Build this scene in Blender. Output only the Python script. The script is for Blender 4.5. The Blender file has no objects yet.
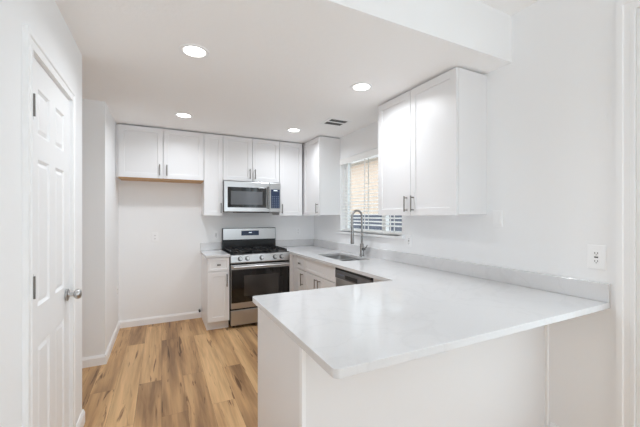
import bpy, bmesh, math, random
from mathutils import Vector, Matrix

S = bpy.context.scene
COL = S.collection
PI = math.pi

# ------------------------------------------------------------------ camera
cam = bpy.data.cameras.new('camera')
cam.sensor_width = 36.0
cam.lens = 320.27 / 640 * 36
cam.shift_x = -1.35 / 640
cam.shift_y = 2.35 / 640
cam.clip_start = 0.02
cam_o = bpy.data.objects.new('camera', cam)
COL.objects.link(cam_o)
cam_o.location = (0, 0, 1.375)
cam_o.rotation_euler = (PI / 2, 0, -0.4627)
S.camera = cam_o

# ------------------------------------------------------------------ world, daylight, exposure
w = bpy.data.worlds.new('world')
S.world = w
w.use_nodes = True
bg = w.node_tree.nodes['Background']
bg.inputs['Color'].default_value = (0.87, 0.935, 1.0, 1)
bg.inputs['Strength'].default_value = 3.2


def area(name, loc, rot, sx, sy, power, color=(1, 1, 1)):
    l = bpy.data.lights.new(name, 'AREA')
    l.shape = 'RECTANGLE'
    l.size, l.size_y = sx, sy
    l.energy = power
    l.color = color
    o = bpy.data.objects.new(name, l)
    COL.objects.link(o)
    o.location = loc
    o.rotation_euler = rot
    return o


# daylight standing just outside the patio door (right) and an added, unseen rear window
area('daylight_patio', (2.45, -0.45, 1.25), (0, PI / 2, 0), 2.3, 2.2, 29, (0.80, 0.90, 1.0))
area('rear_fill_lamp', (0.9, -3.25, 1.45), (PI / 2, 0, 0), 3.2, 2.2, 92, (0.815, 0.905, 1.0))  # fill lamp added behind the camera to brighten the room
# area('daylight_sink_window', (2.42, 3.13, 1.65), (0, PI / 2, 0), 0.95, 1.15, 14, (0.885, 0.95, 1.0))

S.view_settings.view_transform = 'Standard'
S.view_settings.look = 'None'
S.view_settings.gamma = 1
S.view_settings.use_curve_mapping = False
S.view_settings.exposure = -0.56
S.cycles.max_bounces = 20
S.cycles.diffuse_bounces = 16
S.cycles.glossy_bounces = 5
S.cycles.transparent_max_bounces = 12
S.cycles.use_denoising = True
S.cycles.caustics_reflective = False
S.cycles.caustics_refractive = False


# ------------------------------------------------------------------ materials
def srgb(r, g, b):
    f = lambda c: (c / 255 / 12.92) if c / 255 <= 0.04045 else ((c / 255 + 0.055) / 1.055) ** 2.4
    return (f(r), f(g), f(b), 1)


def mat(name, col, rough=0.5, metal=0.0, spec=0.5, bump=None, aniso=0.0, vary=None):
    m = bpy.data.materials.new(name)
    m.use_nodes = True
    nt = m.node_tree
    b = nt.nodes['Principled BSDF']
    b.inputs['Base Color'].default_value = col
    b.inputs['Roughness'].default_value = rough
    b.inputs['Metallic'].default_value = metal
    b.inputs['Specular IOR Level'].default_value = spec
    tc = nt.nodes.new('ShaderNodeTexCoord')
    if vary:                                   # (scale, amount): faint mottling of the colour
        n = nt.nodes.new('ShaderNodeTexNoise')
        n.inputs['Scale'].default_value = vary[0]
        n.inputs['Detail'].default_value = 3
        nt.links.new(tc.outputs['Object'], n.inputs['Vector'])
        mx = nt.nodes.new('ShaderNodeMix')
        mx.data_type = 'RGBA'
        mx.inputs['A'].default_value = col
        mx.inputs['B'].default_value = tuple(c * (1 - vary[1]) for c in col[:3]) + (1,)
        nt.links.new(n.outputs['Fac'], mx.inputs['Factor'])
        nt.links.new(mx.outputs['Result'], b.inputs['Base Color'])
    if bump:                                   # (scale xyz, strength)
        mp = nt.nodes.new('ShaderNodeMapping')
        mp.inputs['Scale'].default_value = bump[0]
        n = nt.nodes.new('ShaderNodeTexNoise')
        n.inputs['Scale'].default_value = 1
        n.inputs['Detail'].default_value = 4
        bp = nt.nodes.new('ShaderNodeBump')
        bp.inputs['Strength'].default_value = bump[1]
        bp.inputs['Distance'].default_value = 0.004
        nt.links.new(tc.outputs['Object'], mp.inputs['Vector'])
        nt.links.new(mp.outputs['Vector'], n.inputs['Vector'])
        nt.links.new(n.outputs['Fac'], bp.inputs['Height'])
        nt.links.new(bp.outputs['Normal'], b.inputs['Normal'])
    return m


WALL = mat('wall_paint', srgb(243, 244, 245), 0.75, spec=0.25, bump=((55, 55, 55), 0.06))
CEIL = mat('ceiling_texture', srgb(250, 250, 250), 0.9, spec=0.1, bump=((38, 38, 38), 0.30))
TRIM = mat('trim_paint', srgb(245, 246, 247), 0.42, vary=(3, 0.01))
DOORP = mat('door_paint', srgb(243, 244, 245), 0.40, vary=(3, 0.01))
CAB = mat('cabinet_lacquer', srgb(234, 234, 235), 0.38, vary=(4, 0.01))
CABIN = mat('cabinet_gap', srgb(60, 58, 56), 0.8, vary=(5, 0.1))
WOOD = mat('raw_birch_underside', srgb(205, 165, 120), 0.6, vary=(12, 0.2))
NICKEL = mat('brushed_nickel', srgb(138, 135, 131), 0.30, 1.0, vary=(30, 0.1))
CHROME = mat('satin_chrome', srgb(158, 157, 156), 0.22, 1.0, vary=(20, 0.05))
STEEL = mat('stainless_steel', srgb(198, 198, 198), 0.30, 1.0, vary=(6, 0.06))
SINKM = mat('sink_steel', srgb(205, 205, 205), 0.33, 1.0, vary=(6, 0.06))
BLACKG = mat('black_glass', srgb(14, 14, 15), 0.05, spec=0.6, vary=(4, 0.1))
MESHG = mat('smoked_glass_window', srgb(92, 94, 98), 0.12, spec=0.6, vary=(5, 0.15))
BLACK = mat('black_enamel', srgb(20, 20, 21), 0.28, vary=(5, 0.1))
IRON = mat('cast_iron', srgb(24, 24, 25), 0.55, bump=((200, 200, 200), 0.2))
DKPLAS = mat('dark_plastic', srgb(38, 38, 40), 0.4, vary=(9, 0.1))
NAVY = mat('navy_control_panel', srgb(42, 56, 84), 0.25, vary=(9, 0.1))
KEYS = mat('key_legend', srgb(120, 135, 160), 0.5, vary=(9, 0.1))
PLATE = mat('plate_plastic', srgb(247, 248, 249), 0.35, vary=(9, 0.01))
SLOT = mat('socket_slots', srgb(70, 70, 70), 0.6, vary=(9, 0.1))
VINYL = mat('window_vinyl', srgb(240, 240, 240), 0.4, vary=(4, 0.01))
SLAT = mat('blind_slats', srgb(240, 240, 238), 0.45, vary=(4, 0.01))
VENTD = mat('vent_slot_shade', srgb(105, 105, 105), 0.8, vary=(9, 0.1))  # shade inside the vent slots, put into the colour
TAN = mat('tan_brick', srgb(242, 218, 198), 0.9, vary=(3, 0.2))
ROOFM = mat('roof_shingle', srgb(225, 220, 215), 0.9, vary=(3, 0.2))
FENCE = mat('dark_fence', srgb(98, 102, 116), 0.8, vary=(3, 0.2))
GRASS = mat('outdoor_ground', srgb(150, 150, 140), 0.95, vary=(2, 0.2))


def emis(name, col, st):
    m = bpy.data.materials.new(name)
    m.use_nodes = True
    b = m.node_tree.nodes['Principled BSDF']
    b.inputs['Base Color'].default_value = (0.9, 0.9, 0.9, 1)
    b.inputs['Emission Color'].default_value = col
    b.inputs['Emission Strength'].default_value = st
    return m


LAMP = emis('lamp_diffuser', (1.0, 0.985, 0.96, 1), 9.0)
CLOCK = emis('lit_readout', (0.7, 0.9, 1.0, 1), 1.2)


def glass_mat():
    m = bpy.data.materials.new('window_glass')
    m.use_nodes = True
    nt = m.node_tree
    nt.nodes.remove(nt.nodes['Principled BSDF'])
    out = nt.nodes['Material Output']
    tr = nt.nodes.new('ShaderNodeBsdfTransparent')
    tr.inputs['Color'].default_value = (0.95, 0.97, 0.97, 1)
    gl = nt.nodes.new('ShaderNodeBsdfGlossy')
    gl.inputs['Roughness'].default_value = 0.02
    mx = nt.nodes.new('ShaderNodeMixShader')
    mx.inputs[0].default_value = 0.05
    nt.links.new(tr.outputs[0], mx.inputs[1])
    nt.links.new(gl.outputs[0], mx.inputs[2])
    nt.links.new(mx.outputs[0], out.inputs[0])
    return m


GLASS = glass_mat()


def quartz():
    m = bpy.data.materials.new('white_quartz')
    m.use_nodes = True
    nt = m.node_tree
    b = nt.nodes['Principled BSDF']
    b.inputs['Roughness'].default_value = 0.10
    b.inputs['Specular IOR Level'].default_value = 0.5
    tc = nt.nodes.new('ShaderNodeTexCoord')
    n = nt.nodes.new('ShaderNodeTexNoise')
    n.inputs['Scale'].default_value = 2.2
    n.inputs['Detail'].default_value = 6
    n.inputs['Distortion'].default_value = 1.6
    r = nt.nodes.new('ShaderNodeValToRGB')          # thin grey veins where the noise crosses 0.5
    e = r.color_ramp.elements
    base, vein = srgb(221, 221, 222), srgb(217, 217, 218)
    e[0].position, e[0].color = 0.47, base
    e[1].position, e[1].color = 0.50, vein
    x = r.color_ramp.elements.new(0.53)
    x.color = base
    sp = nt.nodes.new('ShaderNodeTexNoise')
    sp.inputs['Scale'].default_value = 160
    mr = nt.nodes.new('ShaderNodeMapRange')
    mr.inputs['From Min'].default_value = 0.3
    mr.inputs['From Max'].default_value = 0.7
    mr.inputs['To Min'].default_value = 0.97
    mr.inputs['To Max'].default_value = 1.0
    mx = nt.nodes.new('ShaderNodeMix')
    mx.data_type = 'RGBA'
    mx.blend_type = 'MULTIPLY'
    mx.inputs['Factor'].default_value = 1
    L = nt.links.new
    L(tc.outputs['Object'], n.inputs['Vector'])
    L(tc.outputs['Object'], sp.inputs['Vector'])
    L(n.outputs['Fac'], r.inputs['Fac'])
    L(sp.outputs['Fac'], mr.inputs['Value'])
    L(r.outputs['Color'], mx.inputs['A'])
    L(mr.outputs['Result'], mx.inputs['B'])
    L(mx.outputs['Result'], b.inputs['Base Color'])
    return m


QUARTZ = quartz()


def planks():
    m = bpy.data.materials.new('oak_planks')
    m.use_nodes = True
    nt = m.node_tree
    N = nt.nodes.new
    L = nt.links.new
    b = nt.nodes['Principled BSDF']
    tc = N('ShaderNodeTexCoord')
    sep = N('ShaderNodeSeparateXYZ')
    L(tc.outputs['Object'], sep.inputs[0])
    cmb = N('ShaderNodeCombineXYZ')
    L(sep.outputs['Y'], cmb.inputs['X'])
    L(sep.outputs['X'], cmb.inputs['Y'])

    def brick(c1, c2, mortar, msize):
        k = N('ShaderNodeTexBrick')
        k.offset = 0.37
        k.inputs['Scale'].default_value = 1
        k.inputs['Brick Width'].default_value = 1.5
        k.inputs['Row Height'].default_value = 0.165
        k.inputs['Mortar Size'].default_value = msize
        k.inputs['Mortar Smooth'].default_value = 0
        k.inputs['Color1'].default_value = c1
        k.inputs['Color2'].default_value = c2
        k.inputs['Mortar'].default_value = mortar
        L(cmb.outputs[0], k.inputs['Vector'])
        return k
    bid = brick((0, 0, 0, 1), (1, 1, 1, 1), (.5, .5, .5, 1), 0.0)
    gap = brick((1, 1, 1, 1), (1, 1, 1, 1), (0.35, 0.35, 0.35, 1), 0.0009)
    # each board samples its own stretch of grain
    off = N('ShaderNodeVectorMath')
    off.operation = 'SCALE'
    L(bid.outputs['Color'], off.inputs[0])
    off.inputs['Scale'].default_value = 37.0
    add = N('ShaderNodeVectorMath')
    add.operation = 'ADD'
    L(tc.outputs['Object'], add.inputs[0])
    L(off.outputs[0], add.inputs[1])

    def noise(scale, sc, det, dist):
        mp = N('ShaderNodeMapping')
        mp.inputs['Scale'].default_value = sc
        L(add.outputs[0], mp.inputs['Vector'])
        n = N('ShaderNodeTexNoise')
        n.inputs['Scale'].default_value = scale
        n.inputs['Detail'].default_value = det
        n.inputs['Distortion'].default_value = dist
        L(mp.outputs[0], n.inputs['Vector'])
        return n
    broad = noise(1.0, (10, 0.8, 1), 4, 0.5)
    fine = noise(1.0, (60, 2.6, 1), 5, 0.5)
    crack = noise(1.0, (22, 1.6, 1), 8, 1.3)
    ramp = N('ShaderNodeValToRGB')
    e = ramp.color_ramp.elements
    e[0].position, e[0].color = 0.30, srgb(141, 107, 74)
    e[1].position, e[1].color = 0.72, srgb(217, 178, 130)
    k = e.new(0.50)
    k.color = srgb(190, 150, 106)
    mixv = N('ShaderNodeMath')
    mixv.operation = 'MULTIPLY_ADD'              # board tone + broad figure
    L(bid.outputs['Color'], mixv.inputs[0])
    mixv.inputs[1].default_value = 0.30
    sub = N('ShaderNodeMath')
    sub.operation = 'SUBTRACT'
    L(broad.outputs['Fac'], sub.inputs[0])
    sub.inputs[1].default_value = 0.14
    L(sub.outputs[0], mixv.inputs[2])
    L(mixv.outputs[0], ramp.inputs['Fac'])
    fr = N('ShaderNodeMapRange')
    fr.inputs['From Min'].default_value = 0.25
    fr.inputs['From Max'].default_value = 0.75
    fr.inputs['To Min'].default_value = 0.80
    fr.inputs['To Max'].default_value = 1.12
    L(fine.outputs['Fac'], fr.inputs['Value'])
    m1 = N('ShaderNodeMix')
    m1.data_type = 'RGBA'
    m1.blend_type = 'MULTIPLY'
    m1.inputs['Factor'].default_value = 1
    L(ramp.outputs['Color'], m1.inputs['A'])
    L(fr.outputs['Result'], m1.inputs['B'])
    cr = N('ShaderNodeValToRGB')                 # dark knots and splits
    c = cr.color_ramp.elements
    c[0].position, c[0].color = 0.33, srgb(120, 92, 68)
    c[1].position, c[1].color = 0.39, (1, 1, 1, 1)
    L(crack.outputs['Fac'], cr.inputs['Fac'])
    m2 = N('ShaderNodeMix')
    m2.data_type = 'RGBA'
    m2.blend_type = 'MULTIPLY'
    m2.inputs['Factor'].default_value = 0.8
    L(m1.outputs['Result'], m2.inputs['A'])
    L(cr.outputs['Color'], m2.inputs['B'])
    m3 = N('ShaderNodeMix')
    m3.data_type = 'RGBA'
    m3.inputs['A'].default_value = srgb(96, 72, 50)
    L(gap.outputs['Color'], m3.inputs['Factor'])
    L(m2.outputs['Result'], m3.inputs['B'])
    L(m3.outputs['Result'], b.inputs['Base Color'])
    b.inputs['Roughness'].default_value = 0.42
    b.inputs['Specular IOR Level'].default_value = 0.35
    return m


PLANK = planks()


# ------------------------------------------------------------------ mesh helpers
def wloc(o):
    v = Vector((0, 0, 0))
    while o is not None:
        v += o.location
        o = o.parent
    return v


def obj(name, bm, m, parent=None, label=None, bevel=0.0, smooth=False, origin=None):
    """link one bmesh (world coordinates) as ONE object"""
    base = wloc(parent) if parent else Vector(origin or (0, 0, 0))
    bmesh.ops.recalc_face_normals(bm, faces=bm.faces)
    for v in bm.verts:
        v.co -= base
    me = bpy.data.meshes.new(name)
    bm.to_mesh(me)
    bm.free()
    for mm in (m if isinstance(m, (list, tuple)) else [m]):
        me.materials.append(mm)
    o = bpy.data.objects.new(name, me)
    COL.objects.link(o)
    if parent:
        o.parent = parent
    else:
        o.location = base
    if label:
        o['label'] = label
    if bevel:
        b = o.modifiers.new('bevel', 'BEVEL')
        b.width = bevel
        b.segments = 2
        b.limit_method = 'ANGLE'
        b.angle_limit = math.radians(40)
    if smooth:
        for p in me.polygons:
            p.use_smooth = True
        me.set_sharp_from_angle(angle=math.radians(35))
    return o


def thing(name, label, cat, loc, group=None):
    o = bpy.data.objects.new(name, None)
    COL.objects.link(o)
    o.location = loc
    o.empty_display_size = 0.05
    o['label'] = label
    o['category'] = cat
    if group:
        o['group'] = group
    return o


def tag(o, label, cat, group=None):
    o['label'] = label
    o['category'] = cat
    if group:
        o['group'] = group
    return o


def box(bm, x0, x1, y0, y1, z0, z1, mi=0):
    x0, x1 = sorted((x0, x1))
    y0, y1 = sorted((y0, y1))
    z0, z1 = sorted((z0, z1))
    v = [bm.verts.new(p) for p in ((x0, y0, z0), (x1, y0, z0), (x1, y1, z0), (x0, y1, z0),
                                   (x0, y0, z1), (x1, y0, z1), (x1, y1, z1), (x0, y1, z1))]
    for f in ((0, 3, 2, 1), (4, 5, 6, 7), (0, 1, 5, 4), (1, 2, 6, 5), (2, 3, 7, 6), (3, 0, 4, 7)):
        bm.faces.new([v[i] for i in f]).material_index = mi
    return v


def B(*a, mi=0):
    bm = bmesh.new()
    if a:
        box(bm, *a, mi=mi)
    return bm


def tube(bm, pts, r, n=12, caps=True):
    """round bar through pts; r is a number or one radius per point"""
    pts = [Vector(p) for p in pts]
    rs = r if isinstance(r, (list, tuple)) else [r] * len(pts)
    rings = []
    up = None
    for i, p in enumerate(pts):
        a = pts[max(i - 1, 0)]
        b = pts[min(i + 1, len(pts) - 1)]
        t = (b - a).normalized()
        if up is None:
            up = Vector((0, 0, 1)) if abs(t.z) < 0.9 else Vector((1, 0, 0))
        u = (up - t * up.dot(t)).normalized()
        up = u
        v = t.cross(u)
        rings.append([bm.verts.new(p + (u * math.cos(2 * PI * k / n) + v * math.sin(2 * PI * k / n)) * rs[i]) for k in range(n)])
    for A, C in zip(rings, rings[1:]):
        for k in range(n):
            bm.faces.new((A[k], A[(k + 1) % n], C[(k + 1) % n], C[k]))
    if caps:
        bm.faces.new(rings[0][::-1])
        bm.faces.new(rings[-1])


class Frame:
    """front of a unit: a runs along its width, b comes out of its face, z is up"""
    def __init__(s, kind, a0, face):
        s.kind, s.a0, s.face = kind, a0, face

    def p(s, a, b, z):
        if s.kind == '-y':
            return Vector((s.a0 + a, s.face - b, z))
        if s.kind == '-x':
            return Vector((s.face - b, s.a0 + a, z))
        if s.kind == '+x':
            return Vector((s.face + b, s.a0 + a, z))
        return Vector((s.a0 + a, s.face + b, z))    # '+y'

    def box(s, bm, a0, a1, b0, b1, z0, z1, mi=0):
        p, q = s.p(a0, b0, z0), s.p(a1, b1, z1)
        box(bm, p.x, q.x, p.y, q.y, p.z, q.z, mi)


def slab(F, a0, a1, z0, z1, t, acuts, zcuts, cells, steps):
    """panelled leaf: back at b=0, front at b=t; cells of the grid get inset steps (thickness, depth)"""
    bm = bmesh.new()
    A = [a0] + acuts + [a1]
    Z = [z0] + zcuts + [z1]
    g = [[bm.verts.new((a, t, z)) for a in A] for z in Z]
    pan = []
    for j in range(len(Z) - 1):
        for i in range(len(A) - 1):
            f = bm.faces.new((g[j][i], g[j][i + 1], g[j + 1][i + 1], g[j + 1][i]))
            if (i, j) in cells:
                pan.append(f)
    back = [bm.verts.new(p) for p in ((a0, 0, z0), (a1, 0, z0), (a1, 0, z1), (a0, 0, z1))]
    bm.faces.new(back[::-1])
    n, m = len(A) - 1, len(Z) - 1
    loops = [([g[0][i] for i in range(n + 1)], back[0], back[1]),
             ([g[j][n] for j in range(m + 1)], back[1], back[2]),
             ([g[m][i] for i in range(n, -1, -1)], back[2], back[3]),
             ([g[j][0] for j in range(m, -1, -1)], back[3], back[0])]
    for vs, p, q in loops:
        bm.faces.new(list(reversed(vs)) + [p, q])
    bm.normal_update()
    for f in pan:
        if f.normal.y < 0:
            f.normal_flip()
    bm.normal_update()
    for th, de in steps:
        bmesh.ops.inset_individual(bm, faces=pan, thickness=th, depth=0)
        for f in pan:
            for v in f.verts:
                v.co.y += de
    for v in bm.verts:
        v.co = F.p(*v.co)
    return bm


def shaker(name, F, a0, a1, z0, z1, parent, rail=0.057, t=0.019):
    r = min(rail, (a1 - a0) * 0.26)
    rz = min(rail, (z1 - z0) * 0.27)
    bm = slab(F, a0, a1, z0, z1, t, [a0 + r, a1 - r], [z0 + rz, z1 - rz], {(1, 1)}, [(0.0015, -0.008)])
    return obj(name, bm, CAB, parent, bevel=0.0012)


def bar_pull(F, a, z, t, parent, length=0.13, vertical=True, m=None):
    bm = bmesh.new()
    h = length / 2
    d = 0.032
    if vertical:
        tube(bm, [F.p(a, t + d, z - h), F.p(a, t + d, z + h)], 0.0058, 10)
        for s in (-1, 1):
            tube(bm, [F.p(a, t, z + s * (h - 0.014)), F.p(a, t + d, z + s * (h - 0.014))], 0.005, 8)
    else:
        tube(bm, [F.p(a - h, t + d, z), F.p(a + h, t + d, z)], 0.0058, 10)
        for s in (-1, 1):
            tube(bm, [F.p(a + s * (h - 0.012), t, z), F.p(a + s * (h - 0.012), t + d, z)], 0.005, 8)
    return obj('handle', bm, m or NICKEL, parent, label='brushed nickel bar handle', smooth=True)


def drawer_knob(F, a, z, t, parent):
    bm = bmesh.new()
    tube(bm, [F.p(a, t, z), F.p(a, t + 0.02, z)], 0.006, 10)
    F.box(bm, a - 0.021, a + 0.021, t + 0.018, t + 0.028, z - 0.010, z + 0.010)
    return obj('knob', bm, NICKEL, parent, label='brushed nickel drawer knob', bevel=0.003)


def struct(name, bm, m, parent=None, **k):
    o = obj(name, bm, m, parent, **k)
    if not parent:
        o['kind'] = 'structure'
    return o


# ------------------------------------------------------------------ room dimensions (metres)
XR, XL, YB, YRET, YEND = 2.17, -0.47, 4.61, 3.56, 2.60
CL, HC, YK = 2.436, 2.76, 1.40
YREAR = -3.0
T = 0.12
CT, CTH = 0.906, 0.03
WY0, WY1, WZ0, WZ1 = 2.53, 3.755, 1.165, 2.14        # sink window opening
PY0, PY1, PZ1 = -1.30, 0.745, 2.43                    # patio door opening

struct('floor', B(XL - 1.4, XR, YREAR, YB, -0.1, 0), PLANK)
struct('ceiling', B(XL - 1.4, XR, YK, YB, CL, CL + 0.1), CEIL)
bm = B(XL - 1.4, XR + T, YREAR - T, YK, HC, HC + 0.1)
struct('ceiling_upper', bm, CEIL)
struct('wall_soffit', B(XL - 1.4, XR, YK - 0.004, YK, CL, HC), WALL)
struct('wall_back', B(XL - T, XR + T, YB, YB + T, 0, CL + 0.1), WALL)
# right wall with the sink window and the patio door opening
bm = bmesh.new()
box(bm, XR, XR + T, WY1, YB, 0, HC)
box(bm, XR, XR + T, WY0, WY1, 0, WZ0)
box(bm, XR, XR + T, WY0, WY1, WZ1, HC)
box(bm, XR, XR + T, PY1, WY0, 0, HC)
box(bm, XR, XR + T, PY0, PY1, PZ1, HC)
box(bm, XR, XR + T, YREAR, PY0, 0, HC)
bmesh.ops.remove_doubles(bm, verts=bm.verts, dist=1e-5)
struct('wall_right', bm, WALL)
# left wall: pantry wall (with the door opening), hall opening, fridge nook wall
DY0, DY1, DZ = 1.652, 2.272, 2.03
bm = bmesh.new()
box(bm, XL - T, XL, YREAR, DY0 - 0.02, 0, HC)
box(bm, XL - T, XL, DY0 - 0.02, DY1 + 0.02, DZ + 0.02, HC)
box(bm, XL - T, XL, DY1 + 0.02, YEND, 0, HC)
struct('wall_left', bm, WALL)
struct('wall_nook', B(XL - 1.4, XL, YRET, YRET + T, 0, CL + .1), WALL)
struct('wall_nook_side', B(XL - T, XL, YRET + T, YB, 0, CL + .1), WALL)
struct('wall_hall_end', B(XL - 1.4 - T, XL - 1.4, YREAR, YRET + T, 0, HC), WALL)
struct('wall_closet', B(XL - 1.4, XL - T, YEND - T, YEND, 0, HC), WALL)
# rear wall with a wide opening added to let in light
RX0, RX1, RZ0, RZ1 = -0.1, 1.9, 0.5, 2.3
bm = bmesh.new()
box(bm, XL - 1.4, RX0, YREAR - T, YREAR, 0, HC)
box(bm, RX1, XR + T, YREAR - T, YREAR, 0, HC)
box(bm, RX0, RX1, YREAR - T, YREAR, 0, RZ0)
box(bm, RX0, RX1, YREAR - T, YREAR, RZ1, HC)
struct('wall_rear', bm, WALL)


# ------------------------------------------------------------------ baseboards
def baseboard(name, pts, side):
    """pts: two ends on the wall line; side: outward normal"""
    (x0, y0), (x1, y1) = pts
    nx, ny = side
    t = 0.014
    bm = bmesh.new()
    prof = [(0, 0), (t, 0), (t, 0.068), (t * 0.55, 0.082), (t * 0.35, 0.09), (0, 0.09)]
    r0 = [bm.verts.new((x0 + nx * d, y0 + ny * d, z)) for d, z in prof]
    r1 = [bm.verts.new((x1 + nx * d, y1 + ny * d, z)) for d, z in prof]
    for i in range(len(prof)):
        j = (i + 1) % len(prof)
        bm.faces.new((r0[i], r0[j], r1[j], r1[i]))
    bm.faces.new(r0[::-1])
    bm.faces.new(r1)
    return struct(name, bm, TRIM)


baseboard('baseboard_back', ((XL + 0.014, YB), (0.483, YB)), (0, -1))
baseboard('baseboard_nook_side', ((XL, YRET - 0.014), (XL, YB)), (1, 0))
baseboard('baseboard_nook', ((XL - 1.38, YRET), (XL, YRET)), (0, -1))
baseboard('baseboard_left', ((XL, DY1 + 0.075), (XL, YEND + 0.014)), (1, 0))
baseboard('baseboard_left_end', ((XL - T, YEND), (XL, YEND)), (0, 1))
baseboard('baseboard_left_near', ((XL, YREAR + 0.02), (XL, DY0 - 0.075)), (1, 0))
baseboard('baseboard_right', ((XR, 0.816), (XR, 1.146)), (-1, 0))
baseboard('baseboard_right_near', ((XR, YREAR + 0.02), (XR, PY0 - 0.07)), (-1, 0))

# ------------------------------------------------------------------ pantry door (left)
FD = Frame('+x', 0.0, XL - 0.0245)


def casing(name, F, a0, a1, z1, wd, t, z0=0.0):
    """mitred flat casing with a stepped back band around three sides, drawn on face b=0"""
    bm = bmesh.new()
    prof = [(0, 0), (0, .85 * t), (.18 * wd, .85 * t), (.22 * wd, .68 * t), (.58 * wd, .68 * t), (.66 * wd, t), (wd, t), (wd, 0)]
    st = []
    for k in range(4):
        row = []
        for q, b in prof:
            a_ = a0 - q if k < 2 else a1 + q
            z_ = z0 if k in (0, 3) else z1 + q
            row.append(bm.verts.new(F.p(a_, b, z_)))
        st.append(row)
    n = len(prof)
    for A, C in zip(st, st[1:]):
        for i in range(n):
            bm.faces.new((A[i], A[(i + 1) % n], C[(i + 1) % n], C[i]))
    bm.faces.new(st[0])
    bm.faces.new(st[3][::-1])
    return struct(name, bm, TRIM)


casing('trim_2', Frame('+x', 0, XL), DY0 - 0.006, DY1 + 0.006, DZ + 0.006, 0.062, 0.018)
bm = bmesh.new()                                            # jamb lining
box(bm, XL - T, XL, DY0 - 0.0205, DY0 - 0.0025, 0, DZ + 0.02)
box(bm, XL - T, XL, DY1 + 0.0025, DY1 + 0.0205, 0, DZ + 0.02)
box(bm, XL - T, XL, DY0 - 0.0025, DY1 + 0.0025, DZ + 0.003, DZ + 0.0205)
box(bm, XL - T, XL - 0.025, DY0 - 0.0025, DY0 + 0.012, 0, DZ + 0.003)
box(bm, XL - T, XL - 0.025, DY1 - 0.012, DY1 + 0.0025, 0, DZ + 0.003)
box(bm, XL - T, XL - 0.025, DY0 + 0.012, DY1 - 0.012, DZ - 0.010, DZ + 0.003)
struct('trim_3', bm, TRIM)
W = DY1 - DY0
sa, sm = 0.105, 0.095
c1, c2 = DY0 + sa, DY0 + W / 2 - sm / 2
c3, c4 = DY0 + W / 2 + sm / 2, DY1 - sa
bm = slab(FD, DY0, DY1, 0.012, DZ, 0.024, [c1, c2, c3, c4],
          [0.22, 0.82, 0.99, 1.615, 1.72, 1.915],
          {(i, j) for i in (1, 3) for j in (1, 3, 5)},
          [(0.004, -0.004), (0.010, -0.006), (0.004, 0.0), (0.022, 0.007)])
door = struct('door_1', bm, DOORP, bevel=0.001)
door['label'] = 'white six panel pantry door in the left wall, closed'
F0 = Frame('+x', 0, XL + 0.002)
bm = bmesh.new()                                            # knob on its round rose
kx, ky, kz = XL + 0.002, 2.205, 0.94
tube(bm, [(kx, ky, kz), (kx + 0.006, ky, kz), (kx + 0.010, ky, kz)], [0.033, 0.033, 0.026], 28)
tube(bm, [(kx + 0.008, ky, kz), (kx + 0.034, ky, kz)], 0.011, 16)
prof = [(0.030, 0.010), (0.034, 0.018), (0.041, 0.0255), (0.050, 0.0285), (0.058, 0.0265), (0.064, 0.020), (0.067, 0.010), (0.0675, 0.002)]
tube(bm, [(kx + a, ky, kz) for a, r in prof], [r for a, r in prof], 28)
obj('door_knob', bm, STEEL, door, label='satin nickel round door knob', smooth=True)
for hz in (1.815, 1.09, 0.28):
    bm = bmesh.new()
    box(bm, XL + 0.0, XL + 0.0035, DY0 + 0.001, DY0 + 0.040, hz - 0.047, hz + 0.047)
    tube(bm, [(XL + 0.007, DY0 - 0.004, hz - 0.045), (XL + 0.007, DY0 - 0.004, hz + 0.045)], 0.006, 12)
    box(bm, XL, XL + 0.022, DY0 - 0.009, DY0 - 0.005, hz - 0.045, hz + 0.045)
    obj('hinge', bm, NICKEL, door, label='satin nickel door hinge', smooth=True)

# ------------------------------------------------------------------ patio door frame at the right edge
casing('trim_4', Frame('-x', 0, XR), PY0 + 0.0, PY1 + 0.002, PZ1, 0.072, 0.022)
bm = bmesh.new()
fr = 0.07
box(bm, XR - 0.004, XR + T, PY1 - fr, PY1, 0, PZ1)
box(bm, XR - 0.004, XR + T, PY0, PY0 + fr, 0, PZ1)
box(bm, XR - 0.004, XR + T, PY0 + fr, PY1 - fr, PZ1 - fr, PZ1)
box(bm, XR - 0.004, XR + T, PY0 + fr, PY1 - fr, 0, 0.04)
box(bm, XR + 0.03, XR + 0.08, -0.33, -0.23, 0.04, PZ1 - fr)
d2 = struct('door_2', bm, VINYL, bevel=0.003)
d2['label'] = 'white framed glass patio door at the right edge'
obj('pane', B(XR + 0.05, XR + 0.056, PY0 + fr, PY1 - fr, 0.04, PZ1 - fr), GLASS, d2)

# rear window added unseen behind the camera to light the room
bm = bmesh.new()
box(bm, RX0, RX0 + 0.06, YREAR - 0.1, YREAR, RZ0, RZ1)
box(bm, RX1 - 0.06, RX1, YREAR - 0.1, YREAR, RZ0, RZ1)
box(bm, RX0 + 0.06, RX1 - 0.06, YREAR - 0.1, YREAR, RZ0, RZ0 + 0.06)
box(bm, RX0 + 0.06, RX1 - 0.06, YREAR - 0.1, YREAR, RZ1 - 0.06, RZ1)
box(bm, 0.87, 0.93, YREAR - 0.08, YREAR - 0.03, RZ0 + 0.06, RZ1 - 0.06)
w2 = struct('window_added', bm, VINYL, bevel=0.003)
obj('pane', B(RX0 + 0.06, RX1 - 0.06, YREAR - 0.058, YREAR - 0.052, RZ0 + 0.06, RZ1 - 0.06), GLASS, w2)

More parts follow.
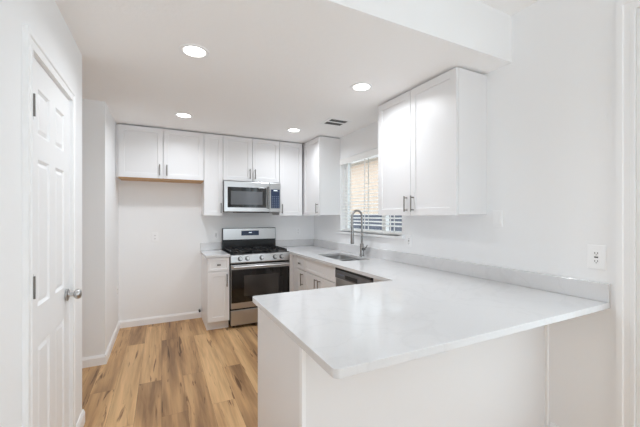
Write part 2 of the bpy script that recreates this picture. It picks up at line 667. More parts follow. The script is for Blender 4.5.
# ------------------------------------------------------------------ sink window
bm = bmesh.new()
f = 0.045
xo0, xo1 = XR + 0.065, XR + 0.115
MY = 2.91
box(bm, xo0, xo1, WY0, WY0 + f, WZ0, WZ1)
box(bm, xo0, xo1, WY1 - f, WY1, WZ0, WZ1)
box(bm, xo0, xo1, WY0 + f, WY1 - f, WZ0, WZ0 + f)
box(bm, xo0, xo1, WY0 + f, WY1 - f, WZ1 - f, WZ1)
box(bm, xo0, xo1, MY - 0.035, MY + 0.035, WZ0 + f, WZ1 - f)
w1 = struct('window_1', bm, VINYL, bevel=0.002)
w1['label'] = 'white framed kitchen window above the sink'
obj('pane', B(xo0 + 0.02, xo0 + 0.025, WY0 + f, WY1 - f, WZ0 + f, WZ1 - f), GLASS, w1)
bm = bmesh.new()                                            # stool (sill board)
box(bm, XR - 0.035, XR + 0.064, WY0 + 0.001, WY1 - 0.001, WZ0 - 0.0, WZ0 + 0.012)
box(bm, XR - 0.035, XR, WY0 - 0.05, WY1 + 0.09, WZ0 - 0.022, WZ0 + 0.012)
obj('window_sill', bm, TRIM, w1, bevel=0.003)

bl = thing('window_blind', 'white slatted blind with open slats in the window above the sink', 'blind', (XR + 0.02, 3.14, WZ1 - 0.06))
by0, by1 = WY0 + 0.012, WY1 - 0.012
bm = bmesh.new()
zz = WZ1 - 0.085
random.seed(3)
while zz > WZ0 + 0.06:
    a = math.radians(14)
    cx = XR + 0.033
    hw, ht = 0.024, 0.0019
    dx, dz = math.cos(a) * hw, math.sin(a) * hw
    q = [(cx - dx, zz - dz), (cx + dx, zz + dz)]
    vs = []
    for yy in (by0, by1):
        vs.append([bm.verts.new((x, yy, z + s * ht)) for (x, z) in q for s in (-1, 1)])
    A, C = vs
    for i, j in ((0, 2), (2, 3), (3, 1), (1, 0)):
        bm.faces.new((A[i], A[j], C[j], C[i]))
    bm.faces.new((A[0], A[2], A[3], A[1]))
    bm.faces.new((C[0], C[1], C[3], C[2]))
    zz -= 0.0415
obj('slats', bm, SLAT, bl)
obj('valance', B(XR - 0.028, XR - 0.014, by0 - 0.004, by1 + 0.004, WZ1 - 0.088, WZ1 - 0.012), SLAT, bl, bevel=0.003)
obj('head_rail', B(XR + 0.006, XR + 0.058, by0, by1, WZ1 - 0.05, WZ1 - 0.003), SLAT, bl, bevel=0.002)
obj('bottom_rail', B(XR + 0.009, XR + 0.057, by0, by1, WZ0 + 0.016, WZ0 + 0.034), SLAT, bl, bevel=0.003)
for yy in (3.60, 3.20, 2.72):
    bm = bmesh.new()
    for xx in (XR + 0.006, XR + 0.060):
        box(bm, xx - 0.0008, xx + 0.0008, yy - 0.009, yy + 0.009, WZ0 + 0.03, WZ1 - 0.05)
    obj('ladder_tape', bm, SLAT, bl)
bm = bmesh.new()
tube(bm, [(XR - 0.016, 3.66, WZ1 - 0.08), (XR - 0.016, 3.66, WZ1 - 0.62)], 0.004, 8)
obj('tilt_wand', bm, SLAT, bl, smooth=True)

# ------------------------------------------------------------------ worktops
def worktop_mesh(loop, hole, z0, z1):
    bm = bmesh.new()
    ed = []
    for lp in [loop] + ([hole] if hole else []):
        vs = [bm.verts.new((x, y, z1)) for x, y in lp]
        for i in range(len(vs)):
            ed.append(bm.edges.new((vs[i], vs[(i + 1) % len(vs)])))
    bmesh.ops.triangle_fill(bm, edges=ed, use_beauty=True)
    fs = list(bm.faces)
    r = bmesh.ops.extrude_face_region(bm, geom=fs)
    for v in [g for g in r['geom'] if isinstance(g, bmesh.types.BMVert)]:
        v.co.z = z0
    return bm


def rounded(cx, cy, r, a0, a1, n=5):
    return [(cx + r * math.cos(a0 + (a1 - a0) * k / n), cy + r * math.sin(a0 + (a1 - a0) * k / n)) for k in range(n + 1)]


PX0, PYF, PYB_, XF = 0.471, 0.851, 1.856, 1.513
SX0, SX1, SY0, SY1 = 1.685, 2.035, 2.855, 3.52
r = 0.022
loop = ([(XR, YB), (XR, PYF)] + rounded(PX0 + r, PYF + r, r, 1.5 * PI, PI) + rounded(PX0 + r, PYB_ - r, r, PI, 0.5 * PI)
        + [(XF, PYB_), (XF, YB)])
sr = 0.035
hole = (rounded(SX0 + sr, SY0 + sr, sr, 1.5 * PI, PI) + rounded(SX0 + sr, SY1 - sr, sr, PI, .5 * PI)
        + rounded(SX1 - sr, SY1 - sr, sr, .5 * PI, 0) + rounded(SX1 - sr, SY0 + sr, sr, 0, -.5 * PI))
wt = obj('countertop', worktop_mesh(loop, hole, CT - CTH, CT), QUARTZ, bevel=0.003)
tag(wt, 'white quartz countertop running over the sink run and out along the peninsula', 'countertop')
bm = bmesh.new()
box(bm, XR - 0.02, XR - 0.0005, PYF, YB - 0.02, CT + 0.0005, CT + 0.102)
box(bm, XF, XR - 0.0005, YB - 0.02, YB - 0.0005, CT + 0.0005, CT + 0.102)
obj('backsplash', bm, QUARTZ, wt, bevel=0.002)
wl = obj('countertop', worktop_mesh([(0.468, YB), (0.744, YB), (0.744, 3.972), (0.468, 3.972)], None, CT - CTH, CT), QUARTZ, bevel=0.003)
tag(wl, 'small white quartz countertop left of the range', 'countertop')
obj('backsplash', B(0.468, 0.744, YB - 0.02, YB - 0.0005, CT + 0.0005, CT + 0.102), QUARTZ, wl, bevel=0.002)

# ------------------------------------------------------------------ sink and faucet
sk = thing('kitchen_sink', 'double bowl stainless steel sink under the window', 'sink', (1.85, 3.125, CT - 0.24))


def bowl(x0, x1, y0, y1, ztop, zbot):
    bm = bmesh.new()
    rr = 0.04

    def ring(d, z):
        q = rounded(x0 + rr, y0 + rr, rr - d, 1.5 * PI, PI, 4) + rounded(x0 + rr, y1 - rr, rr - d, PI, .5 * PI, 4) \
            + rounded(x1 - rr, y1 - rr, rr - d, .5 * PI, 0, 4) + rounded(x1 - rr, y0 + rr, rr - d, 0, -.5 * PI, 4)
        return [bm.verts.new((x, y, z)) for x, y in q]
    rs = [ring(-0.012, ztop), ring(0, ztop), ring(0.004, zbot + 0.02), ring(0.018, zbot)]
    for A, C in zip(rs, rs[1:]):
        n = len(A)
        for i in range(n):
            bm.faces.new((A[i], A[(i + 1) % n], C[(i + 1) % n], C[i]))
    bm.faces.new(rs[-1])
    return bm


ym = 3.19
for y0, y1 in ((SY0 + 0.006, ym - 0.012), (ym + 0.012, SY1 - 0.006)):
    o = obj('sink_bowl', bowl(SX0 + 0.004, SX1 - 0.004, y0, y1, CT - CTH - 0.006, CT - 0.22), SINKM, sk, smooth=True)
    sd = o.modifiers.new('thick', 'SOLIDIFY')
    sd.thickness = 0.002
    bm = bmesh.new()
    cx, cy = (SX0 + SX1) / 2, (y0 + y1) / 2
    tube(bm, [(cx, cy, CT - 0.2195), (cx, cy, CT - 0.216)], [0.045, 0.038], 24)
    obj('drain', bm, CHROME, o, smooth=True)
obj('divider', B(SX0 + 0.004, SX1 - 0.004, ym - 0.016, ym + 0.016, CT - CTH - 0.012, CT - CTH - 0.0005), SINKM, sk, bevel=0.002)

fx, fy = 2.090, 3.13
fa = thing('kitchen_faucet', 'tall gooseneck pull down faucet behind the sink', 'faucet', (fx, fy, CT))
bm = bmesh.new()
tube(bm, [(fx, fy, CT), (fx, fy, CT + 0.008), (fx, fy, CT + 0.014)], [0.030, 0.030, 0.023], 24)
tube(bm, [(fx, fy, CT + 0.010), (fx, fy, CT + 0.135), (fx, fy, CT + 0.150)], [0.023, 0.022, 0.015], 24)
obj('faucet_body', bm, CHROME, fa, smooth=True)
bm = bmesh.new()
R = 0.066
arc = [(fx, fy, CT + 0.14), (fx, fy, CT + 0.28)] + \
      [(fx - R + R * math.cos(t), fy, CT + 0.463 + R * math.sin(t)) for t in [PI * k / 14 for k in range(0, 15)]] + \
      [(fx - 2 * R, fy, CT + 0.34)]
tube(bm, arc, 0.0125, 16)
obj('spout', bm, CHROME, fa, smooth=True)
bm = bmesh.new()
hx = fx - 2 * R
tube(bm, [(hx, fy, CT + 0.345), (hx, fy, CT + 0.33), (hx, fy, CT + 0.25), (hx, fy, CT + 0.155), (hx, fy, CT + 0.145)],
     [0.013, 0.017, 0.0165, 0.021, 0.019], 20)
obj('spray_head', bm, CHROME, fa, smooth=True)
bm = bmesh.new()
tube(bm, [(fx, fy - 0.018, CT + 0.085), (fx, fy - 0.055, CT + 0.085)], 0.014, 16)
tube(bm, [(fx, fy - 0.048, CT + 0.085), (fx + 0.01, fy - 0.075, CT + 0.11), (fx + 0.012, fy - 0.09, CT + 0.135)], [0.007, 0.006, 0.005], 12)
obj('lever', bm, CHROME, fa, smooth=True)

# ------------------------------------------------------------------ cabinets
DT = 0.019          # door thickness


def upper(label, kind, a0, a1, z0, z1, wall, depth, doors, hand, group='white wall cabinets', under=None):
    """doors: list of (a_start, a_end) relative; hand: list of (handle a, handle z)"""
    face = wall - depth + DT
    F = Frame(kind, a0, face)
    W_ = a1 - a0
    c = F.p(W_ / 2, -(depth - DT) / 2, z0)
    t = thing('wall_cabinet', label, 'cabinet', c, group)
    bm = bmesh.new()
    F.box(bm, 0.0008, W_ - 0.0008, -(depth - DT) + 0.0005, -0.002, z0 + 0.006, z1)
    obj('body', bm, CAB, t, bevel=0.001)
    if under:
        bm = bmesh.new()
        F.box(bm, 0.001, W_ - 0.001, -(depth - DT) + 0.001, 0.003, z0 - 0.012, z0 + 0.004)
        obj('bottom_panel', bm, under, t, label='bare wood underside panel')
    for (d0, d1), h in zip(doors, hand):
        d = shaker('door', F, d0 + 0.0026, d1 - 0.0026, z0 + 0.0, z1 - 0.002, t)
        bar_pull(F, h[0], h[1], DT, d)
    return t, F


ZT = CL - 0.016
UD = 0.33
# fridge cabinet
t, F = upper('wide two door wall cabinet with a wooden underside above the fridge space', '-y', -0.442, 0.479, 1.822, ZT, YB, UD,
             [(0, 0.46), (0.46, 0.921)], [(0.422, 1.92), (0.499, 1.92)], under=WOOD)
# narrow
upper('narrow single door wall cabinet left of the microwave', '-y', 0.4795, 0.7115, CB if False else 1.379, ZT, YB, UD,
      [(0, 0.232)], [(0.205, 1.475)])
upper('short two door wall cabinet directly above the microwave', '-y', 0.712, 1.4785, 1.837, ZT, YB, UD,
      [(0, 0.383), (0.383, 0.7665)], [(0.348, 1.935), (0.419, 1.935)])
upper('tall single door wall cabinet right of the microwave', '-y', 1.479, 1.8275, 1.379, ZT, YB, UD,
      [(0, 0.3485)], [(0.035, 1.475)])
upper('corner wall cabinet beside the window, its side panel facing the camera', '-x', 3.771, YB - 0.0015, 1.379, ZT, XR, 0.322,
      [(0, 0.509)], [(0.035, 1.475)])
upper('large two door wall cabinet on the right wall, nearest the camera', '-x', 1.585, 2.494, 1.379, ZT, XR, 0.322,
      [(0, 0.4655), (0.4655, 0.909)], [(0.4255, 1.475), (0.5055, 1.475)])
struct('trim_5', B(XL + 0.001, -0.443, YB - 0.30, YB - 0.001, 1.822, ZT), CAB)


def base_body(F, W_, depth, t, z1=None):
    bm = bmesh.new()
    F.box(bm, 0.0008, W_ - 0.0008, -depth + 0.001, -0.002, 0.10, z1 or CT - CTH - 0.0005)
    obj('body', bm, CAB, t, bevel=0.001)
    bm = bmesh.new()
    F.box(bm, 0.0008, W_ - 0.0008, -depth + 0.001, -0.055, 0.0, 0.0995)
    obj('toe_kick', bm, CAB, t)


# left of the range
F = Frame('-y', 0.483, 4.0)
t = thing('base_cabinet', 'narrow white base cabinet with one drawer left of the range', 'cabinet', (0.612, 4.3, 0), 'white base cabinets')
base_body(F, 0.258, YB - 4.0, t)
d = obj('drawer', slab(F, 0.004, 0.254, 0.712, 0.868, DT, [0.034, 0.224], [0.742, 0.838], {(1, 1)}, [(0.0015, -0.005)]), CAB, t, bevel=0.0012)
drawer_knob(F, 0.129, 0.79, DT, d)
d = shaker('door', F, 0.004, 0.254, 0.108, 0.704, t)
bar_pull(F, 0.222, 0.60, DT, d, 0.15)

# run under the window: small corner unit, sink unit, dishwasher, filler
XFACE = 1.56
F = Frame('-x', 3.55, XFACE)
t = thing('base_cabinet', 'narrow white base cabinet with one drawer in the corner right of the range', 'cabinet', (1.86, 3.67, 0), 'white base cabinets')
base_body(F, 0.39, XR - XFACE, t)
d = obj('drawer', slab(F, 0.004, 0.236, 0.712, 0.868, DT, [0.034, 0.206], [0.742, 0.838], {(1, 1)}, [(0.0015, -0.005)]), CAB, t, bevel=0.0012)
drawer_knob(F, 0.12, 0.79, DT, d)
d = shaker('door', F, 0.004, 0.236, 0.108, 0.704, t)
bar_pull(F, 0.045, 0.60, DT, d, 0.15)
F2 = Frame('-x', 2.77, XFACE)
t = thing('base_cabinet', 'two door white base cabinet under the sink', 'cabinet', (1.86, 3.16, 0), 'white base cabinets')
bm = bmesh.new()
F2.box(bm, 0.0008, 0.7792, -(XR - XFACE) + 0.001, -0.002, 0.10, 0.66)
F2.box(bm, 0.0008, 0.7792, -0.03, -0.002, 0.66, CT - CTH - 0.0005)
obj('body', bm, CAB, t)
bm = bmesh.new()
F2.box(bm, 0.0008, 0.7792, -(XR - XFACE) + 0.001, -0.055, 0.0, 0.0995)
obj('toe_kick', bm, CAB, t)
obj('drawer_front', slab(F2, 0.004, 0.776, 0.712, 0.868, DT, [0.05, 0.73], [0.745, 0.835], {(1, 1)}, [(0.0015, -0.006)]), CAB, t, bevel=0.0012)
d = shaker('door', F2, 0.004, 0.388, 0.108, 0.704, t)
bar_pull(F2, 0.350, 0.60, DT, d, 0.15)
d = shaker('door', F2, 0.392, 0.776, 0.108, 0.704, t)
bar_pull(F2, 0.430, 0.60, DT, d, 0.15)
# blind corner carcass that carries the worktop in the corner
obj_ = obj('corner_cabinet', B(1.562, XR - 0.001, 3.945, YB - 0.001, 0.0, CT - CTH - 0.0005), CAB)
tag(obj_, 'plain white corner cabinet body between the range and the right wall', 'cabinet')
fl = obj('filler_panel', B(1.5095, 1.5605, 3.96, 4.02, 0.0, CT - CTH - 0.0005), CAB)
tag(fl, 'thin white filler strip beside the right side of the range', 'filler panel')

# dishwasher
dw = thing('dishwasher', 'stainless steel dishwasher with a black control strip beside the sink cabinet', 'dishwasher', (1.86, 2.465, 0))
F = Frame('-x', 2.165, XFACE)
bm = bmesh.new()
F.box(bm, 0.002, 0.602, -0.58, -0.002, 0.11, CT - CTH - 0.004)
obj('body', bm, DKPLAS, dw)
bm = bmesh.new()
F.box(bm, 0.004, 0.600, 0.0, 0.024, 0.125, 0.770)
obj('door', bm, STEEL, dw, bevel=0.004)
bm = bmesh.new()
F.box(bm, 0.004, 0.600, 0.0, 0.030, 0.772, 0.848)
cp = obj('control_panel', bm, mat('grey_control_strip', srgb(120, 120, 122), 0.35, 0.6, vary=(9, 0.1)), dw, bevel=0.004)
bm = bmesh.new()
F.box(bm, 0.004, 0.600, -0.001, 0.026, 0.849, 0.869)
obj('top_strip', bm, BLACK, dw)
bm = bmesh.new()
F.box(bm, 0.20, 0.40, 0.030, 0.034, 0.787, 0.822)
obj('pocket_handle', bm, BLACK, cp)
bm = bmesh.new()
for k in range(5):
    F.box(bm, 0.43 + k * 0.026, 0.445 + k * 0.026, 0.030, 0.0312, 0.808, 0.816)
obj('buttons', bm, KEYS, cp)
bm = bmesh.new()
F.box(bm, 0.002, 0.602, -0.58, -0.055, 0.0, 0.1095)
obj('toe_kick', bm, DKPLAS, dw)
fl = obj('filler_panel', B(1.556, XR - 0.001, 1.836, 2.163, 0.0, CT - CTH - 0.0005), CAB)
tag(fl, 'white base panel between the dishwasher and the peninsula', 'filler panel')

# ------------------------------------------------------------------ peninsula base
pn = thing('peninsula_base', 'white panelled base under the peninsula countertop', 'cabinet', (1.3, 1.5, 0))
PBX, PBY0, PBY1 = 0.500, 1.172, 1.83
obj('body', B(PBX + 0.012, XR - 0.001, PBY0 + 0.012, PBY1 - 0.02, 0.10, CT - CTH - 0.0005), CAB, pn)
obj('toe_kick', B(PBX + 0.012, 1.55, PBY0 + 0.012, PBY1 - 0.075, 0.0, 0.0995), CAB, pn)
obj('back_panel', B(PBX + 0.012, XR - 0.0205, PBY0, PBY0 + 0.0115, 0, CT - CTH - 0.0005), CAB, pn)
obj('end_panel', B(PBX, PBX + 0.0115, PBY0 + 0.02, PBY1, 0, CT - CTH - 0.0005), CAB, pn)
obj('corner_trim', B(PBX - 0.005, PBX + 0.014, PBY0 - 0.006, PBY0 + 0.0195, 0, CT - CTH - 0.0005), TRIM, pn, bevel=0.002)
obj('corner_trim', B(XR - 0.02, XR - 0.0005, PBY0 - 0.016, PBY0 + 0.0115, 0, CT - CTH - 0.0005), TRIM, pn, bevel=0.002)
F = Frame('+y', PBX + 0.02, PBY1 - 0.019)
for d0, d1, hx in ((0.0, 0.34, 0.30), (0.344, 0.684, 0.384), (0.688, 1.02, 0.728)):
    d = shaker('door', F, d0, d1, 0.108, 0.704, pn)
    bar_pull(F, hx, 0.60, DT, d, 0.15)
    dd = obj('drawer', slab(F, d0, d1, 0.712, 0.868, DT, [d0 + 0.04, d1 - 0.04], [0.742, 0.838], {(1, 1)}, [(0.0015, -0.005)]), CAB, pn, bevel=0.0012)
    drawer_knob(F, (d0 + d1) / 2, 0.79, DT, dd)

# ------------------------------------------------------------------ range
rx0, rx1 = 0.7475, 1.5085
rg = thing('gas_range', 'freestanding stainless steel gas range with black oven window', 'range', ((rx0 + rx1) / 2, 4.28, 0))
F = Frame('-y', rx0, 3.99)
RW = rx1 - rx0
bm = bmesh.new()
F.box(bm, 0.002, RW - 0.002, -0.60, -0.002, 0.03, 0.888)
obj('body', bm, BLACK, rg)
for a in (0.05, RW - 0.05):
    for b in (-0.04, -0.55):
        bm = bmesh.new()
        p = F.p(a, b, 0)
        tube(bm, [(p.x, p.y, 0), (p.x, p.y, 0.031)], 0.018, 12)
        obj('foot', bm, BLACK, rg)
bm = bmesh.new()
F.box(bm, 0.004, RW - 0.004, 0, 0.028, 0.035, 0.218)
obj('drawer', bm, STEEL, rg, bevel=0.005)
bm = bmesh.new()
F.box(bm, 0.004, RW - 0.004, 0, 0.036, 0.240, 0.774)
od = obj('oven_door', bm, STEEL, rg, bevel=0.005)
bm = bmesh.new()
F.box(bm, 0.008, RW - 0.008, 0.0355, 0.040, 0.312, 0.718)
g = obj('oven_window', bm, BLACKG, od, label='black glass oven window', bevel=0.002)
bm = bmesh.new()
F.box(bm, 0.16, RW - 0.16, 0.0398, 0.0412, 0.385, 0.640)
obj('inner_glass', bm, mat('oven_inner_glass', srgb(58, 56, 55), 0.10, spec=0.6, vary=(7, 0.3)), od, bevel=0.001)
bm = bmesh.new()
tube(bm, [F.p(0.03, 0.085, 0.752), F.p(RW - 0.03, 0.085, 0.752)], 0.013, 16)
for a in (0.06, RW - 0.06):
    F.box(bm, a - 0.013, a + 0.013, 0.034, 0.082, 0.743, 0.761)
obj('handle', bm, STEEL, od, label='stainless steel oven door handle', smooth=True)
bm = bmesh.new()                                            # sloped knob panel
pr = [(-0.02, 0.795), (0.030, 0.795), (0.036, 0.805), (0.018, 0.888), (0.0, 0.898), (-0.02, 0.898)]
r0 = [bm.verts.new(F.p(0.002, b, z)) for b, z in pr]
r1 = [bm.verts.new(F.p(RW - 0.002, b, z)) for b, z in pr]
for i in range(len(pr)):
    j = (i + 1) % len(pr)
    bm.faces.new((r0[i], r0[j], r1[j], r1[i]))
bm.faces.new(r0)
bm.faces.new(r1)
kp = obj('control_panel', bm, STEEL, rg, bevel=0.002)
for a in (0.115, 0.205, 0.385, 0.56, 0.65):
    bm = bmesh.new()
    c0, c1_ = F.p(a, 0.026, 0.846), F.p(a, 0.036, 0.848)
    c2_, c3_ = F.p(a, 0.038, 0.8485), F.p(a, 0.062, 0.854)
    tube(bm, [c2_, c3_], [0.021, 0.018], 20)
    k_ = obj('knob', bm, STEEL, rg, smooth=True)
    bm = bmesh.new()
    tube(bm, [c0, c1_], 0.027, 20)
    obj('bezel', bm, DKPLAS, k_, label='dark ring behind the knob', smooth=True)
bm = bmesh.new()                                            # cooktop
F.box(bm, 0.0, RW, -0.545, 0.0, 0.889, 0.902)
F.box(bm, 0.0, RW, -0.545, -0.535, 0.902, 0.914)
F.box(bm, 0.0, 0.012, -0.545, 0.0, 0.902, 0.908)
F.box(bm, RW - 0.012, RW, -0.545, 0.0, 0.902, 0.908)
obj('cooktop', bm, BLACK, rg)
for a, b, rr in ((0.15, -0.14, .045), (0.15, -0.40, .038), (0.61, -0.14, .050), (0.61, -0.40, .035), (0.38, -0.27, .042)):
    bm = bmesh.new()
    p = F.p(a, b, 0)
    tube(bm, [(p.x, p.y, 0.902), (p.x, p.y, 0.912), (p.x, p.y, 0.914)], [rr * 1.15, rr, rr * .8], 20)
    tube(bm, [(p.x, p.y, 0.914), (p.x, p.y, 0.921)], rr * .75, 20)
    obj('burner', bm, IRON, rg, smooth=True)
for g0, g1 in ((0.020, 0.262), (0.266, 0.495), (0.499, 0.741)):
    bm = bmesh.new()
    za, zb = 0.926, 0.941
    F.box(bm, g0, g0 + 0.012, -0.515, -0.025, za, zb)
    F.box(bm, g1 - 0.012, g1, -0.515, -0.025, za, zb)
    for b in (-0.515, -0.276, -0.037):
        F.box(bm, g0, g1, b, b + 0.012, za, zb)
    gm = (g0 + g1) / 2
    for b0, b1 in ((-0.500, -0.43), (-0.37, -0.17), (-0.11, -0.03)):
        F.box(bm, gm - 0.005, gm + 0.005, b0, b1, za + 0.002, zb + 0.002)
    for b in (-0.40, -0.14):
        F.box(bm, g0, gm - 0.03, b - 0.005, b + 0.005, za + 0.002, zb + 0.002)
        F.box(bm, gm + 0.03, g1, b - 0.005, b + 0.005, za + 0.002, zb + 0.002)
    for a in (g0, g1 - 0.012):
        for b in (-0.515, -0.037):
            F.box(bm, a, a + 0.012, b, b + 0.012, 0.902, za)
    obj('grate', bm, IRON, rg)
bm = bmesh.new()                                            # back guard
F.box(bm, 0.0, RW, -0.605, -0.546, 0.889, 1.203)
bk = obj('backguard', bm, BLACK, rg, bevel=0.004)
bm = bmesh.new()
F.box(bm, 0.006, RW - 0.006, -0.548, -0.538, 1.042, 1.198)
obj('steel_fascia', bm, STEEL, bk, label='brushed stainless steel fascia', bevel=0.003)
bm = bmesh.new()
F.box(bm, 0.255, 0.505, -0.540, -0.5355, 1.098, 1.166)
obj('display', bm, NAVY, bk, label='dark blue clock display')
bm = bmesh.new()
# the read-out is only a small bright blur in the photograph
F.box(bm, 0.360, 0.402, -0.5355, -0.5347, 1.134, 1.142)
obj('lit_readout', bm, CLOCK, bk)

# ------------------------------------------------------------------ microwave
mz0, mz1 = 1.422, 1.8285
mw = thing('microwave', 'stainless steel over the range microwave between the wall cabinets', 'microwave', (1.095, 4.42, mz0))
F = Frame('-y', 0.7135, 4.25)
MW = 0.763
bm = bmesh.new()
F.box(bm, 0.0, MW, -(YB - 4.25) + 0.001, -0.002, mz0 + 0.004, mz1)
obj('body', bm, DKPLAS, mw, bevel=0.003)
bm = bmesh.new()
F.box(bm, 0.0, 0.605, 0, 0.030, mz0 + 0.006, mz1 - 0.002)
md = obj('door', bm, STEEL, mw, label='brushed steel microwave door', bevel=0.006)
bm = bmesh.new()
F.box(bm, 0.045, 0.560, 0.0295, 0.032, mz0 + 0.062, mz1 - 0.078)
obj('glass', bm, BLACKG, md, label='black glass door surround', bevel=0.001)
bm = bmesh.new()
F.box(bm, 0.085, 0.505, 0.0318, 0.0332, mz0 + 0.10, mz1 - 0.13)
obj('viewing_window', bm, MESHG, md, label='grey mesh viewing window', bevel=0.001)
bm = bmesh.new()
tube(bm, [F.p(0.582, 0.052, mz0 + 0.05), F.p(0.582, 0.062, mz0 + 0.12), F.p(0.582, 0.064, mz0 + 0.2), F.p(0.582, 0.062, mz1 - 0.12), F.p(0.582, 0.052, mz1 - 0.06)], 0.011, 14)
for z in (mz0 + 0.06, mz1 - 0.07):
    F.box(bm, 0.575, 0.589, 0.029, 0.054, z - 0.008, z + 0.008)
obj('handle', bm, CHROME, md, label='chrome curved door handle', smooth=True)
bm = bmesh.new()
F.box(bm, 0.607, MW, 0, 0.030, mz0 + 0.006, mz1 - 0.002)
pc = obj('control_panel', bm, STEEL, mw, bevel=0.006)
bm = bmesh.new()
F.box(bm, 0.622, MW - 0.014, 0.0295, 0.0325, mz0 + 0.055, mz1 - 0.092)
kp = obj('keypad', bm, NAVY, pc, label='dark blue keypad')
bm = bmesh.new()
for r_ in range(7):
    for c_ in range(4):
        F.box(bm, 0.636 + c_ * 0.028, 0.650 + c_ * 0.028, 0.0325, 0.0332, mz0 + 0.070 + r_ * 0.024, mz0 + 0.078 + r_ * 0.024)
obj('keys', bm, KEYS, pc)
bm = bmesh.new()
F.box(bm, 0.660, 0.715, 0.0325, 0.0332, mz1 - 0.113, mz1 - 0.103)
obj('lit_readout', bm, CLOCK, pc)
bm = bmesh.new()
F.box(bm, 0.16, 0.60, -0.22, 0.02, mz0 - 0.006, mz0 + 0.0055)
obj('vent_grille', bm, BLACK, mw, label='black underside vent grille')

# ------------------------------------------------------------------ recessed lights, vent
for (x, y), lab in (((0.190, 2.213), 'round recessed ceiling light nearest the pantry door'),
                    ((1.472, 2.212), 'round recessed ceiling light nearest the large right cabinet'),
                    ((0.211, 3.672), 'round recessed ceiling light above the fridge space'),
                    ((1.464, 3.695), 'round recessed ceiling light nearest the corner cabinets')):
    t = thing('recessed_light', lab, 'ceiling light', (x, y, CL), 'recessed ceiling lights')
    bm = bmesh.new()
    prof = [(0.094, 0.0), (0.092, -0.004), (0.080, -0.006), (0.066, -0.003), (0.064, -0.001)]
    rings = [[bm.verts.new((x + r_ * math.cos(2 * PI * k / 40), y + r_ * math.sin(2 * PI * k / 40), CL + z)) for k in range(40)] for r_, z in prof]
    for A, C in zip(rings, rings[1:]):
        for k in range(40):
            bm.faces.new((A[k], A[(k + 1) % 40], C[(k + 1) % 40], C[k]))
    obj('trim_ring', bm, TRIM, t, smooth=True)
    bm = bmesh.new()
    bm.faces.new([bm.verts.new((x + 0.066 * math.cos(2 * PI * k / 40), y + 0.066 * math.sin(2 * PI * k / 40), CL - 0.0025)) for k in range(40)])
    ex = bmesh.ops.extrude_face_region(bm, geom=list(bm.faces))
    for v in [q for q in ex['geom'] if isinstance(q, bmesh.types.BMVert)]:
        v.co.z -= 0.001
    obj('diffuser', bm, LAMP, t)
    l = bpy.data.lights.new('lamp_glow', 'AREA')
    l.shape = 'DISK'
    l.size = 0.12
    l.energy = 9.0
    l.spread = math.radians(156)
    l.color = (0.90, 0.95, 1.0)
    lo = bpy.data.objects.new('lamp_glow', l)
    COL.objects.link(lo)
    lo.parent = t
    lo.location = (0, 0, -0.008)

vx0, vx1, vy0, vy1 = 1.625, 1.905, 3.04, 3.30
vt = thing('ceiling_vent', 'white rectangular air vent in the ceiling by the window', 'vent', ((vx0 + vx1) / 2, (vy0 + vy1) / 2, CL))
bm = bmesh.new()
e_ = 0.035
box(bm, vx0, vx1, vy0, vy0 + e_, CL - 0.006, CL)
box(bm, vx0, vx1, vy1 - e_, vy1, CL - 0.006, CL)
box(bm, vx0, vx0 + e_, vy0 + e_, vy1 - e_, CL - 0.006, CL)
box(bm, vx1 - e_, vx1, vy0 + e_, vy1 - e_, CL - 0.006, CL)
ymid = (vy0 + vy1) / 2
box(bm, vx0 + e_, vx1 - e_, ymid - 0.012, ymid + 0.012, CL - 0.006, CL)
obj('vent_frame', bm, TRIM, vt)
obj('shade_sheet', B(vx0 + e_, vx1 - e_, vy0 + e_, vy1 - e_, CL - 0.0012, CL - 0.0004), VENTD, vt, label='flat sheet coloured dark as the shade behind the louvres')  # flat sheet under the ceiling; its dark colour imitates the shaded hollow
bm = bmesh.new()
for k in range(8):
    yy = vy0 + e_ + 0.012 + k * 0.0235
    v = [bm.verts.new(p) for p in ((vx0 + e_, yy, CL - 0.0015), (vx1 - e_, yy, CL - 0.0015), (vx1 - e_, yy + 0.008, CL - 0.006), (vx0 + e_, yy + 0.008, CL - 0.006))]
    bm.faces.new(v)
obj('louvres', bm, VENTD, vt)


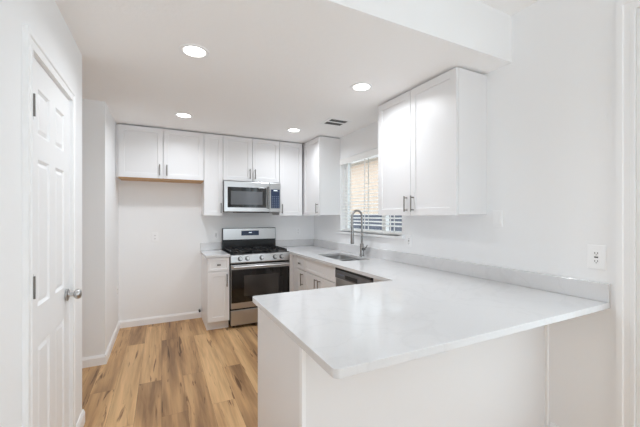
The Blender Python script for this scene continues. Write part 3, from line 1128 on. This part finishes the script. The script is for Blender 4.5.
# ------------------------------------------------------------------ outlets and switches
def outlet(label, F, z, style='duplex', w_=0.072, h_=0.117, group='wall outlets and switches'):
    t = thing('wall_outlet' if style != 'switch' else 'light_switch', label, 'outlet' if style != 'switch' else 'switch', F.p(0, 0, z), group)
    bm = bmesh.new()
    F.box(bm, -w_ / 2, w_ / 2, 0, 0.006, z - h_ / 2, z + h_ / 2)
    obj('cover_plate', bm, PLATE, t, bevel=0.0025)
    bm = bmesh.new()
    if style == 'duplex':
        for s in (-1, 1):
            F.box(bm, -0.016, 0.016, 0.0055, 0.0085, z + s * 0.020 - 0.014, z + s * 0.020 + 0.014)
            k = obj('socket', bm, PLATE, t, bevel=0.003)
            bm = bmesh.new()
            for a in (-0.0065, 0.0065):
                F.box(bm, a - 0.0013, a + 0.0013, 0.0084, 0.0088, z + s * 0.020 - 0.003, z + s * 0.020 + 0.006)
            F.box(bm, -0.002, 0.002, 0.0084, 0.0088, z + s * 0.020 - 0.011, z + s * 0.020 - 0.007)
            obj('slots', bm, SLOT, k)
            bm = bmesh.new()
        bm.free()
    elif style == 'gfci':
        F.box(bm, -0.0165, 0.0165, 0.0055, 0.0085, z - 0.034, z + 0.034)
        k = obj('socket', bm, PLATE, t, bevel=0.001)
        for s in (-1, 1):
            bm = bmesh.new()
            for a in (-0.0065, 0.0065):
                F.box(bm, a - 0.0015, a + 0.0015, 0.0084, 0.0088, z + s * 0.022 - 0.004, z + s * 0.022 + 0.006)
            F.box(bm, -0.0025, 0.0025, 0.0084, 0.0088, z + s * 0.022 - 0.011, z + s * 0.022 - 0.007)
            obj('slots', bm, SLOT, k)
        bm = bmesh.new()
        F.box(bm, -0.009, 0.009, 0.0084, 0.0095, z - 0.004, z + 0.004)
        obj('test_button', bm, SLOT, k)
    else:
        F.box(bm, -0.0165, 0.0165, 0.0055, 0.009, z - 0.033, z + 0.033)
        obj('rocker', bm, PLATE, t, bevel=0.001)
    return t


outlet('white outlet on the empty back wall of the fridge space', Frame('-y', -0.075, YB), 1.105)
outlet('white outlet on the back wall just left of the range', Frame('-y', 0.672, YB), 1.110, 'gfci')
outlet('white outlet on the back wall right of the range', Frame('-y', 1.895, YB), 1.135)
outlet('white outlet on the right wall just right of the window sill', Frame('-x', 2.42, XR), 1.130, 'gfci')
outlet('white outlet above the right end of the peninsula', Frame('-x', 0.911, XR), 1.145, 'gfci', 0.085, 0.135)
outlet('blank looking white switch beside the large right cabinet', Frame('-x', 1.498, XR), 1.355, 'switch')
outlet('white outlet low on the left side wall of the fridge space', Frame('+x', 4.42, XL), 0.49)

# little chrome water stop by the base cabinet
vv = thing('water_valve', 'small dark water valve at the baseboard beside the left base cabinet', 'valve', (0.455, 4.57, 0.09))
bm = bmesh.new()
tube(bm, [(0.455, YB - 0.001, 0.105), (0.455, 4.552, 0.105)], 0.008, 10)
tube(bm, [(0.455, 4.560, 0.090), (0.455, 4.560, 0.128)], 0.009, 10)
obj('valve_body', bm, NICKEL, vv, smooth=True)
bm = bmesh.new()
tube(bm, [(0.455, 4.552, 0.105), (0.455, 4.536, 0.105)], [0.015, 0.013], 12)
obj('valve_handle', bm, DKPLAS, vv, smooth=True)

# ------------------------------------------------------------------ outside the sink window
g = struct('ground_outside', B(XR + T, 30, YREAR - 4, 40, -0.25, -0.12), GRASS)
hs = thing('neighbouring_house', 'tan brick house seen through the blind above the sink', 'house', (11, 10.5, -0.12))
obj('wall', B(9, 13, 6.0, 14.9, -0.12, 4.0), TAN, hs)
bm = bmesh.new()
pts = [(8.6, 4.0), (13.4, 4.0), (11, 5.2)]
A = [bm.verts.new((x, 5.7, z)) for x, z in pts]
C = [bm.verts.new((x, 15.2, z)) for x, z in pts]
bm.faces.new(A)
bm.faces.new(C[::-1])
for i in range(3):
    bm.faces.new((A[i], A[(i + 1) % 3], C[(i + 1) % 3], C[i]))
obj('roof', bm, ROOFM, hs)
fn = thing('garden_fence', 'dark blue grey fence outside the window over the sink', 'fence', (5.0, 6, -0.12))
bm = bmesh.new()
y = 3.2
while y < 8.1:
    box(bm, 5.0, 5.02, y, y + 0.14, -0.12, 1.40)
    y += 0.145
obj('boards', bm, FENCE, fn)
bm = bmesh.new()
box(bm, 5.02, 5.06, 3.2, 8.14, 0.2, 0.28)
box(bm, 5.02, 5.06, 3.2, 8.14, 1.1, 1.18)
obj('rail', bm, FENCE, fn)
